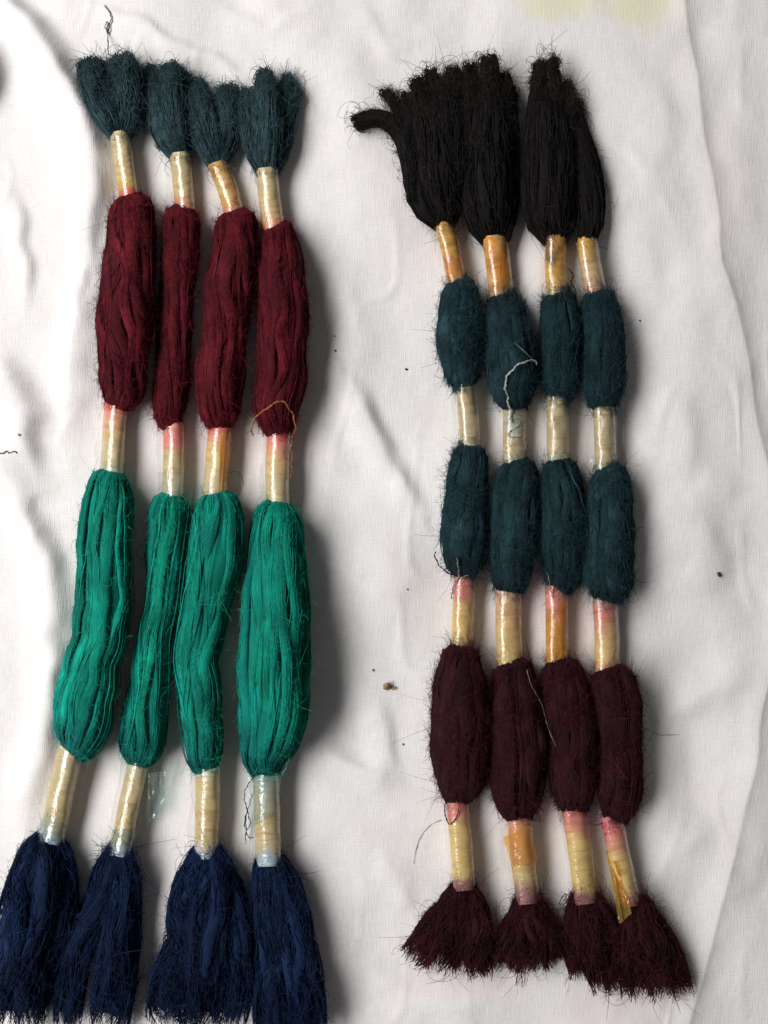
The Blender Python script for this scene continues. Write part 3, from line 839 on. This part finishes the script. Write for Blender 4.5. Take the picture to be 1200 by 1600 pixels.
# ---- right set: black tufts
bk = dict(fcol=F_BLACK, strands=155, fuzz=420, frizz=40, srad=.85, flen=10, mess=1.3)
for i, (root, st, zo) in enumerate([
    (R1, [(644, 290, 9), (630, 222, 14), (613, 193, 14), (588, 184, 14), (562, 190, 13), (544, 190, 9)], 0),
    (R1, [(640, 230, 8), (626, 185, 8), (614, 160, 7), (605, 146, 7), (597, 137, 5)], 4),
    (R1, [(690, 356, 12), (671, 320, 30), (657, 270, 30), (652, 220, 26), (641, 170, 17), (634, 136, 9)], 2),
    (R1, [(700, 355, 10), (716, 290, 18), (720, 220, 20), (715, 150, 17), (710, 114, 12), (708, 99, 6)], 3),
    (R1, [(694, 355, 12), (692, 310, 30), (690, 250, 32), (680, 190, 26), (667, 148, 19), (655, 122, 12)], 8),
    (R1, [(696, 355, 12), (704, 300, 24), (706, 230, 26), (699, 160, 22), (690, 132, 19), (682, 116, 13)], 11),
    (R2, [(784, 377, 12), (790, 330, 20), (795, 270, 18), (796, 200, 15), (796, 150, 11), (794, 126, 6)], 2),
    (R2, [(768, 377, 15), (748, 345, 22), (736, 290, 27), (733, 230, 26), (732, 170, 22), (734, 132, 17), (735, 110, 12)], 3),
    (R2, [(774, 377, 16), (768, 320, 33), (766, 250, 33), (766, 180, 27), (766, 130, 20), (765, 106, 15)], 10),
    (R4, [(916, 382, 16), (922, 345, 23), (919, 300, 26), (911, 250, 25), (902, 200, 16), (899, 168, 9), (898, 152, 4)], 2),
    (R3, [(878, 375, 10), (888, 320, 22), (892, 250, 22), (889, 190, 16), (884, 148, 10), (882, 122, 5)], 4),
    (R3, [(862, 377, 14), (845, 350, 22), (837, 300, 24), (834, 250, 21), (836, 190, 16), (841, 140, 13), (842, 110, 9)], 3),
    (R3, [(870, 377, 16), (865, 320, 32), (865, 250, 34), (863, 190, 28), (862, 146, 17), (863, 114, 11)], 9),
    (R1, [(692, 190, 9), (686, 142, 11), (674, 120, 9), (676, 102, 8)], 22),
    (R1, [(714, 180, 9), (709, 132, 9), (707, 114, 9), (706, 99, 6)], 20),
    (R1, [(664, 190, 9), (656, 145, 9), (652, 128, 9), (650, 114, 7)], 20),
    (R2, [(742, 180, 10), (734, 134, 12), (738, 112, 9), (731, 93, 8)], 18),
    (R2, [(770, 190, 12), (766, 125, 14), (764, 100, 14), (762, 80, 11)], 24),
    (R2, [(790, 200, 9), (790, 150, 9), (790, 120, 7), (788, 106, 5)], 16),
    (R3, [(846, 180, 9), (840, 132, 9), (845, 108, 10), (841, 87, 7)], 18),
    (R3, [(866, 180, 9), (869, 132, 10), (863, 106, 7), (868, 84, 6)], 22),
    (R3, [(884, 200, 9), (888, 165, 8), (887, 140, 7), (885, 122, 5)], 18)]):
    wool_lock(root, st, BLACK, 300 + i, zoff=zo, **bk)

# ---- right set: upper teal, lower teal, wine
ak = dict(fcol=F_TEAL, clumps=13, per=17, depth=.07, fuzz=2200, wav=.7, flen=10)
DK = (.012, .010, .012)
wool_body(R1, [(434, 702, 728), (440, 696, 738), (455, 690, 749), (479, 687, 752), (527, 683, 756), (558, 687, 755), (588, 697, 749), (606, 709, 739)], TEAL, 31, twist=.3, **ak)
wool_body(R2, [(457, 770, 804), (464, 764, 811), (478, 760, 818), (511, 757, 828), (543, 758, 836), (574, 760, 841), (606, 765, 837), (626, 777, 831), (640, 788, 824)], TEAL, 32, tint0=(.018, .006, .007), **ak)
wool_body(R3, [(456, 857, 889), (462, 851, 897), (475, 847, 904), (511, 845, 907), (558, 845, 910), (592, 847, 906), (612, 852, 898), (626, 859, 886)], TEALD, 33, twist=-.2, tint0=(.014, .016, .016), **ak)
wool_body(R4, [(452, 917, 946), (458, 911, 954), (472, 908, 962), (511, 911, 973), (558, 914, 977), (602, 914, 974), (625, 918, 967), (641, 929, 960)], TEALD, 34, twist=.2, **ak)
wool_body(R1, [(694, 718, 748), (700, 711, 755), (714, 706, 760), (747, 699, 762), (797, 692, 760), (847, 688, 761), (878, 694, 757), (898, 706, 745), (908, 712, 738)], TEAL, 35, twist=.35, tint1=(.010, .022, .036), **ak)
wool_body(R2, [(717, 790, 822), (723, 782, 831), (738, 777, 839), (763, 772, 841), (813, 767, 841), (863, 766, 837), (900, 768, 830), (917, 772, 822), (928, 777, 815)], TEALD, 36, tint1=(.011, .018, .024), **ak)
wool_body(R3, [(716, 858, 889), (722, 851, 898), (737, 847, 905), (763, 846, 911), (813, 846, 917), (863, 849, 917), (900, 852, 911), (917, 856, 897), (927, 858, 884)], TEALD, 37, twist=.15, tint1=(.011, .014, .019), **ak)
wool_body(R4, [(728, 931, 965), (734, 926, 974), (750, 921, 984), (780, 919, 989), (830, 917, 991), (880, 914, 991), (912, 914, 990), (930, 920, 977), (942, 927, 962)], TEAL, 38, twist=-.1, tint1=(.013, .015, .021), **ak)
wk = dict(fcol=F_WINE, clumps=14, per=17, depth=.08, fuzz=2200, wav=.7, flen=11)
wool_body(R1, [(1008, 705, 737), (1014, 695, 744), (1032, 686, 751), (1063, 677, 761), (1113, 674, 766), (1163, 673, 766), (1207, 677, 763), (1232, 684, 752), (1249, 692, 738), (1258, 698, 730)], WINE, 41, **wk)
wool_body(R2, [(1033, 778, 816), (1039, 773, 828), (1055, 769, 836), (1097, 767, 848), (1147, 766, 854), (1197, 768, 854), (1242, 770, 848), (1264, 778, 841), (1282, 795, 832)], WINE, 42, **wk)
wool_body(R3, [(1030, 855, 888), (1036, 847, 900), (1052, 843, 912), (1097, 848, 926), (1147, 854, 933), (1197, 859, 935), (1232, 862, 933), (1256, 868, 925), (1273, 880, 911)], WINE, 43, twist=.3, **wk)
wool_body(R4, [(1041, 931, 966), (1047, 925, 977), (1065, 922, 991), (1097, 926, 1003), (1147, 932, 1002), (1197, 935, 1003), (1240, 935, 1004), (1264, 938, 993), (1287, 943, 972)], WINE, 44, twist=.1, **wk)
# ---- right set: cut tassels
sk = dict(loops=False, fcol=F_WINE, fuzz=420, frizz=0, srad=.85, groups=12, name='cut_tassel', ragged=.12, flen=12, strands=250, flat=.6, mess=1.8, tipcol=(.075, .012, .022))
for i, (root, st, zo) in enumerate([
    (R1, [(719, 1380, 11), (700, 1418, 22), (672, 1462, 27), (640, 1504, 23)], 1),
    (R1, [(730, 1380, 12), (741, 1428, 26), (740, 1482, 33), (738, 1532, 31)], 2),
    (R1, [(724, 1380, 13), (712, 1428, 26), (698, 1478, 30), (684, 1520, 27)], 6),
    (R2, [(832, 1400, 12), (848, 1440, 21), (864, 1480, 26), (874, 1512, 22)], 1),
    (R2, [(818, 1400, 12), (808, 1440, 22), (796, 1480, 27), (786, 1520, 24)], 2),
    (R2, [(824, 1400, 14), (826, 1445, 28), (826, 1488, 31), (828, 1522, 27)], 6),
    (R3, [(906, 1397, 14), (901, 1438, 20), (905, 1488, 25), (911, 1530, 20)], 1),
    (R3, [(928, 1400, 12), (944, 1440, 20), (956, 1490, 24), (966, 1556, 18)], 3),
    (R3, [(917, 1400, 16), (920, 1444, 26), (932, 1494, 29), (944, 1554, 22)], 7),
    (R4, [(985, 1402, 12), (985, 1442, 20), (990, 1494, 27), (998, 1562, 26)], 2),
    (R4, [(1000, 1404, 12), (1024, 1444, 16), (1047, 1490, 20), (1068, 1558, 20)], 1),
    (R4, [(994, 1402, 14), (1009, 1448, 25), (1026, 1498, 31), (1042, 1564, 31)], 7)]):
    wool_lock(root, st, WINE, 400 + i, zoff=zo, **sk)

# ---- bindings
binding(L1, (186, 213), (201, 304), 15, [(0, PALE), (.55, CREAM), (.8, YELL), (.95, AMBER), (1, RED)], 1)
binding(L2, (281, 246), (289, 324), 15.5, [(0, PALE), (.6, CREAM), (1, PINK)], 2, flange=10)
binding(L3, (341, 261), (364, 330), 15.5, [(0, AMBER), (.5, YELL), (.75, AMBER), (1, PINK)], 3, film=FILM_CLEAR, patch=((.55, .28, .10), .55, .3, 2.6))
binding(L4, (417, 270), (427, 353), 17, [(0, PALE), (.4, CREAM), (.8, (.66, .42, .2)), (1, PINK)], 4)
binding(L1, (181, 636), (175, 739), 18, [(0, RED), (.06, PINK), (.3, (.70, .40, .2)), (.45, CREAM), (.85, PALE), (1, GREYG)], 5)
binding(L2, (271, 669), (269, 774), 16.5, [(0, PINK), (.25, PINK), (.45, CREAM), (.7, PALE), (1, GREYG)], 6)
binding(L3, (343, 673), (335, 772), 18, [(0, RED), (.12, PINK), (.35, YELL), (.6, CREAM), (1, PALE)], 7)
binding(L4, (436, 678), (434, 786), 18.5, [(0, RED), (.12, PINK), (.4, (.70, .46, .2)), (.7, CREAM), (1, PALE)], 8)
binding(L1, (108, 1177), (80, 1310), 19.5, [(0, PALE), (.8, CREAM), (.93, PALE), (1, BLUEG)], 9, fw=1.16)
binding(L2, (215, 1196), (188, 1330), 16, [(0, GREYG), (.1, PALE), (.85, CREAM), (1, BLUEG)], 10, fw=1.09)
binding(L3, (325, 1205), (322, 1334), 19, [(0, GREYG), (.08, CREAM), (.85, CREAM), (1, BLUEG)], 11, flange=9)
binding(L4, (415, 1211), (420, 1345), 20, [(0, (.35, .5, .45)), (.2, PALE), (.5, CREAM), (.85, PALE), (1, BLUEG)], 12, flange=6)
OCR = (.62, .38, .14)
binding(R1, (693, 354), (712, 438), 14.5, [(0, AMBER), (.6, AMBER), (1, (.62, .42, .24))], 13, film=FILM_CLEAR, patch=((.45, .15, .03), .72, .16, .6))
binding(R2, (773, 376), (783, 460), 19, [(0, OCR), (.4, AMBER), (1, (.62, .40, .2))], 14, patch=((.60, .24, .03), .4, .3, 1.0))
binding(R3, (869, 375), (871, 460), 17, [(0, (.55, .28, .06)), (.6, (.60, .34, .06)), (1, YELL)], 15, patch=((.22, .12, .03), .2, .18, .7))
binding(R4, (917, 378), (931, 455), 16.5, [(0, AMBER), (.5, CREAM), (.8, (.62, .40, .24)), (1, PINK)], 16, flange=6)
PL = (.53, .43, .25)
binding(R1, (726, 603), (734, 696), 15.5, [(0, PL), (.9, PL), (1, GREYG)], 17, flange=5)
binding(R2, (804, 632), (804, 721), 17.5, [(0, PL), (.9, PL), (1, GREYG)], 18, flange=5, patch=((.40, .43, .36), .4, .16, 1.4))
binding(R3, (871, 622), (872, 719), 16.5, [(0, PL), (.9, PL), (1, GREYG)], 19, flange=5)
binding(R4, (944, 638), (947, 731), 16.5, [(0, PL), (.9, PL), (1, GREYG)], 20, flange=13)
PK2 = (.70, .25, .20)
binding(R1, (725, 906), (721, 1011), 16.5, [(0, PK2), (.2, PK2), (.4, (.68, .44, .16)), (1, YELL)], 21, flange=5)
binding(R2, (795, 926), (797, 1035), 20, [(0, (.66, .42, .26)), (.3, (.66, .42, .2)), (1, YELL)], 22, flange=4)
binding(R3, (869, 924), (870, 1032), 17.5, [(0, PK2), (.35, PK2), (.6, (.64, .36, .08)), (1, AMBER)], 23, flange=4, patch=((.52, .22, .02), .65, .3, .9))
binding(R4, (945, 937), (948, 1044), 19.5, [(0, (.5, .25, .22)), (.15, (.66, .2, .16)), (.45, (.66, .36, .2)), (.7, YELL), (1, (.66, .36, .2))], 24, flange=4)
binding(R1, (714, 1255), (725, 1383), 17, [(0, PK2), (.2, PK2), (.35, YELL), (.85, YELL), (1, PURP)], 25, flange=5)
binding(R2, (812, 1279), (825, 1404), 18.5, [(0, PK2), (.15, (.66, .3, .12)), (.5, AMBER), (.8, CREAM), (1, PURP)], 26, flange=5)
binding(R3, (896, 1269), (915, 1404), 18.5, [(0, PK2), (.15, PK2), (.35, YELL), (.85, YELL), (1, PURP)], 27, flange=5)
binding(R4, (957, 1284), (985, 1408), 17, [(0, (.6, .14, .15)), (.2, PK2), (.4, YELL), (.8, YELL), (1, PURP)], 28, flange=6)

# ---- scraps of film
film_scrap(L2, [(222, 1208), (259, 1206), (257, 1266), (224, 1291)], (22, 18, 9, 5), FILM_GREEN, 3, 3, tag='clear green-tinged plastic tag')
film_scrap(L2, [(246, 738), (286, 730), (290, 774), (248, 776)], (34, 38, 36, 32), FILM_CLEAR, 4, 3, over=((271, 669), (269, 774), 16.5))
film_scrap(L1, [(70, 1268), (106, 1290), (96, 1320), (48, 1314)], (38, 38, 33, 26), FILM_BLUE, 5, 3, over=((108, 1177), (80, 1310), 19.5))
film_scrap(L2, [(176, 1296), (214, 1298), (212, 1336), (166, 1338)], (36, 34, 30, 26), FILM_BLUE, 6, 3, over=((215, 1196), (188, 1330), 16))
film_scrap(L4, [(388, 1212), (440, 1212), (438, 1268), (388, 1296)], (38, 40, 41, 18), FILM_BLUE, 7, 3, over=((415, 1211), (420, 1345), 20))
film_scrap(R2, [(786, 1309), (826, 1289), (842, 1346), (800, 1354)], (28, 42, 36, 34), FILM_ORANGE, 8, 2, tag='amber plastic flap', over=((812, 1279), (825, 1404), 18.5))
film_scrap(R4, [(946, 1326), (964, 1350), (987, 1428), (967, 1444)], (20, 37, 36, 30), FILM_AMBER, 9, 2.5, tag='gold plastic strip')
film_scrap(L3, [(344, 676), (364, 676), (358, 744), (342, 772)], (37, 22, 20, 34), FILM_ORANGE, 10, 2, over=((343, 673), (335, 772), 18))
film_scrap(R4, [(958, 642), (978, 640), (976, 728), (962, 726)], (28, 12, 9, 28), FILM_CLEAR, 12, 2, over=((944, 638), (947, 731), 16.5))
film_scrap(R3, [(874, 940), (887, 936), (890, 1026), (876, 1030)], (37, 36, 34, 37), FILM_AMBER, 13, 1.5, over=((869, 924), (870, 1032), 17.5))
film_scrap(R2, [(782, 384), (797, 380), (800, 430), (780, 456)], (36, 34, 32, 38), FILM_AMBER, 14, 2, over=((773, 376), (783, 460), 19))
film_scrap(R1, [(700, 410), (722, 398), (732, 436), (704, 436)], (36, 34, 32, 38), FILM_ORANGE, 15, 2, over=((693, 354), (712, 438), 14.5))

def lying(pts, dz=1.2):
    return [(x, y, float(cloth_z(x, y)) + dz) for x, y in pts]

# ---- loose threads (x, y, height)
thread(L1, [(170, 86, 22), (169, 72, 16)] + lying([(168, 52), (167, 43), (172, 36), (173, 24), (168, 14), (163, 8)], 2.5), (.05, .05, .055), .85, 1, tag='thin dark thread above the tuft')
thread(L1, lying([(168, 50), (164, 40), (168, 34), (171, 44), (168, 52)], 3), (.05, .05, .055), .7, 2)
GOLD = (.38, .13, .05)
thread(L4, [(396, 680, 30), (393, 668, 45), (401, 650, 62), (418, 638, 70), (430, 629, 74), (443, 628, 73), (453, 640, 68), (460, 656, 56), (461, 672, 46), (455, 690, 38), (456, 720, 32), (455, 748, 30)], GOLD, 1.15, 3, tag='gold thread looped round the maroon wool')
TG = (.01, .07, .075)
thread(L4, [(398, 1210, 36), (390, 1222, 26), (383, 1235, 16), (382, 1250, 9), (386, 1264, 8), (384, 1275, 8), (382, 1290, 7), (388, 1296, 7), (391, 1284, 7), (387, 1268, 9), (391, 1254, 12), (394, 1240, 18)], TG, .8, 4)
thread(L4, [(386, 1266, 9), (384, 1286, 7), (385, 1300, 7), (390, 1309, 7), (396, 1308, 10)], TG, .9, 5)
thread(L4, [(385, 1296, 7), (384, 1308, 6), (383, 1318, 6)], TG, .8, 6)
thread(L4, [(401, 1170, 62), (404, 1190, 52), (399, 1208, 40)], (.01, .32, .22), .8, 7)
thread(L4, [(455, 1160, 44), (450, 1190, 40), (441, 1212, 34)], (.12, .35, .28), .6, 8, plies=1)
thread(L3, [(354, 738, 26), (372, 738, 22), (380, 752, 16), (376, 768, 14)], (.02, .06, .05), .45, 9, plies=1)
thread(L2, [(238, 846, 40), (222, 850, 26), (213, 862, 18), (220, 874, 22), (232, 872, 34)], (.10, .30, .22), .45, 10, plies=1)
thread(L2, [(206, 962, 30), (220, 964, 26), (232, 968, 30)], (.16, .34, .26), .45, 11, plies=1)
thread(L3, [(262, 948, 28), (268, 938, 34), (276, 942, 40), (270, 954, 34), (264, 958, 26)], (.10, .30, .22), .45, 12, plies=1)
PALET = (.42, .42, .40)
thread(R2, [(800, 660, 38), (797, 640, 42), (793, 622, 56), (790, 604, 66), (790, 594, 70), (797, 582, 74), (808, 571, 76), (822, 565, 72), (834, 563, 64), (838, 570, 54)], PALET, 1.5, 13, tag='pale twisted thread curled over the teal wool')
thread(R2, [(798, 658, 38), (806, 654, 39), (812, 662, 38), (800, 672, 39), (794, 680, 38), (806, 684, 39), (816, 678, 36)], (.34, .37, .33), .9, 14)
thread(R2, [(833, 562, 64), (818, 548, 72), (804, 536, 74)], (.25, .3, .3), .4, 15, plies=1)
thread(R1, [(681, 862, 22), (680, 868, 20), (684, 880, 20), (692, 890, 26), (703, 896, 38), (716, 899, 40), (730, 897, 38)], (.05, .012, .025), 1.0, 16, tag='dark wine thread round the neck')
thread(R1, [(714, 872, 66), (716, 886, 54), (717, 900, 42), (712, 908, 38), (708, 920, 34), (705, 936, 30)], (.42, .38, .31), 1.1, 17)
thread(R1, [(706, 900, 38), (714, 903, 39), (722, 902, 40), (732, 899, 37)], (.42, .38, .31), .8, 18)
thread(R1, [(696, 1252, 44), (695, 1268, 34), (698, 1282, 34), (704, 1288, 36), (711, 1281, 38), (716, 1268, 39), (720, 1252, 44)], (.06, .018, .012), .9, 19)
thread(R3, [(889, 736, 60), (900, 756, 56), (908, 776, 48), (915, 806, 46), (917, 840, 46), (917, 878, 44), (913, 908, 36)], (.05, .08, .095), 1.2, 20)
thread(R3, [(889, 420, 24), (895, 430, 20), (893, 442, 18), (898, 452, 20), (896, 460, 24)], (.015, .015, .015), .9, 21)
thread(R3, [(855, 895, 62), (858, 908, 50), (860, 920, 40), (863, 934, 38)], (.34, .28, .22), .8, 22)
thread(R2, [(823, 1046, 62), (830, 1070, 66), (846, 1100, 62), (856, 1136, 58), (868, 1165, 66)], (.34, .26, .2), .42, 23, plies=1)
thread(R3, [(884, 1396, 30), (877, 1404, 24), (874, 1414, 16), (880, 1408, 20), (886, 1398, 28)], (.02, .008, .01), .7, 24)
thread(R2, [(812, 1512, 8), (808, 1526, 5), (806, 1540, 4)], (.03, .008, .012), .8, 25)
thread(R2, [(812, 1512, 8), (815, 1528, 5), (818, 1542, 4)], (.03, .008, .012), .8, 26)

# ------------------------------------------------------------------ bits lying on the cloth

def tagged(o, label, cat, group=None):
    o['label'] = label; o['category'] = cat
    if group: o['group'] = group
    return o

tagged(thread(None, lying([(690, 1281), (676, 1287), (664, 1298), (656, 1310), (650, 1328), (646, 1350)]), (.13, .10, .09), .32, 41, plies=1, name='stray_fibre', kinky=.2),
       'thin curved fibre on the cloth left of the first wine tassel binding', 'fibre')
tagged(thread(None, lying([(994, 1136), (1014, 1140), (1030, 1148), (1060, 1148)], 1.5), (.2, .17, .16), .3, 42, plies=1, name='stray_fibre', kinky=.3),
       'faint fibre on the cloth right of the last wine section', 'fibre')
tagged(thread(None, lying([(-6, 706), (4, 708), (10, 705), (16, 708), (22, 705), (28, 709)]), (.10, .09, .085), .9, 43, plies=2, name='lint_thread', kinky=1.0),
       'dark scrap of thread at the left edge of the cloth', 'thread')

def lump(name, x, y, rx, ry, rz, col, seed, label, cat, group=None):
    rng = np.random.default_rng(seed)
    m, k = 12, 8
    th = np.arange(m) * 2 * math.pi / m
    ph = np.linspace(-1.45, 1.45, k)
    d = np.stack([np.cos(ph)[:, None] * np.cos(th), np.cos(ph)[:, None] * np.sin(th), np.repeat(np.sin(ph)[:, None], m, 1)], -1)
    r = 1 + .28 * vnoise(d[..., 0] * 2.3 + seed, d[..., 1] * 2.3 + d[..., 2] * 3.1) + .12 * rng.normal(0, 1, (k, m))
    a = rng.uniform(0, 3)
    P = d * r[..., None] * np.array([rx, ry, rz])
    P = np.stack([P[..., 0] * math.cos(a * .3) - P[..., 1] * math.sin(a * .3), P[..., 0] * math.sin(a * .3) + P[..., 1] * math.cos(a * .3), P[..., 2]], -1)
    P += np.array([x, y, float(cloth_z(x, y)) + rz * .8])
    mb = MB(); mb.grid(P, np.array(col) * (1 + .25 * rng.normal(0, 1, (k, m, 1))), wrap=True)
    return tagged(mb.build(name, THREAD), label, cat, group)

lump('crumb', 606, 1073, 7, 5, 4, (.26, .19, .09), 51, 'larger tan crumb on the cloth between the two sets of hanks', 'crumb')
lump('crumb', 615, 1075, 4, 2.4, 2, (.30, .23, .13), 59, 'small tan flake beside the larger crumb on the cloth', 'crumb')
SG = 'specks of lint on the cloth'
for i, (x, y, r, c, lab) in enumerate([
    (635, 577, 2.4, (.05, .045, .04), 'dark speck on the cloth left of the first upper teal section'),
    (523, 525, 1.4, (.08, .07, .07), 'upper of two tiny specks right of the fourth maroon section'),
    (524, 548, 2.0, (.09, .08, .07), 'lower of two tiny specks right of the fourth maroon section'),
    (637, 921, 1.5, (.07, .06, .06), 'tiny speck on the cloth left of the first pink-ended binding'),
    (1000, 501, 1.8, (.05, .05, .05), 'tiny dark speck right of the last upper teal section'),
    (1124, 898, 4.0, (.06, .05, .04), 'largest dark speck, on the bare cloth near the right edge'),
    (583, 1047, 2.2, (.16, .14, .13), 'grey speck just above the tan crumb'),
    (630, 1163, 1.8, (.10, .09, .09), 'tiny speck left of the first wine section'),
    (30, 679, 2.6, (.25, .24, .24), 'pale grey speck above the thread scrap at the left edge')]):
    lump('lint_speck', x, y, r * .95, r * .7, r * .45, c, 60 + i, lab, 'speck', SG)
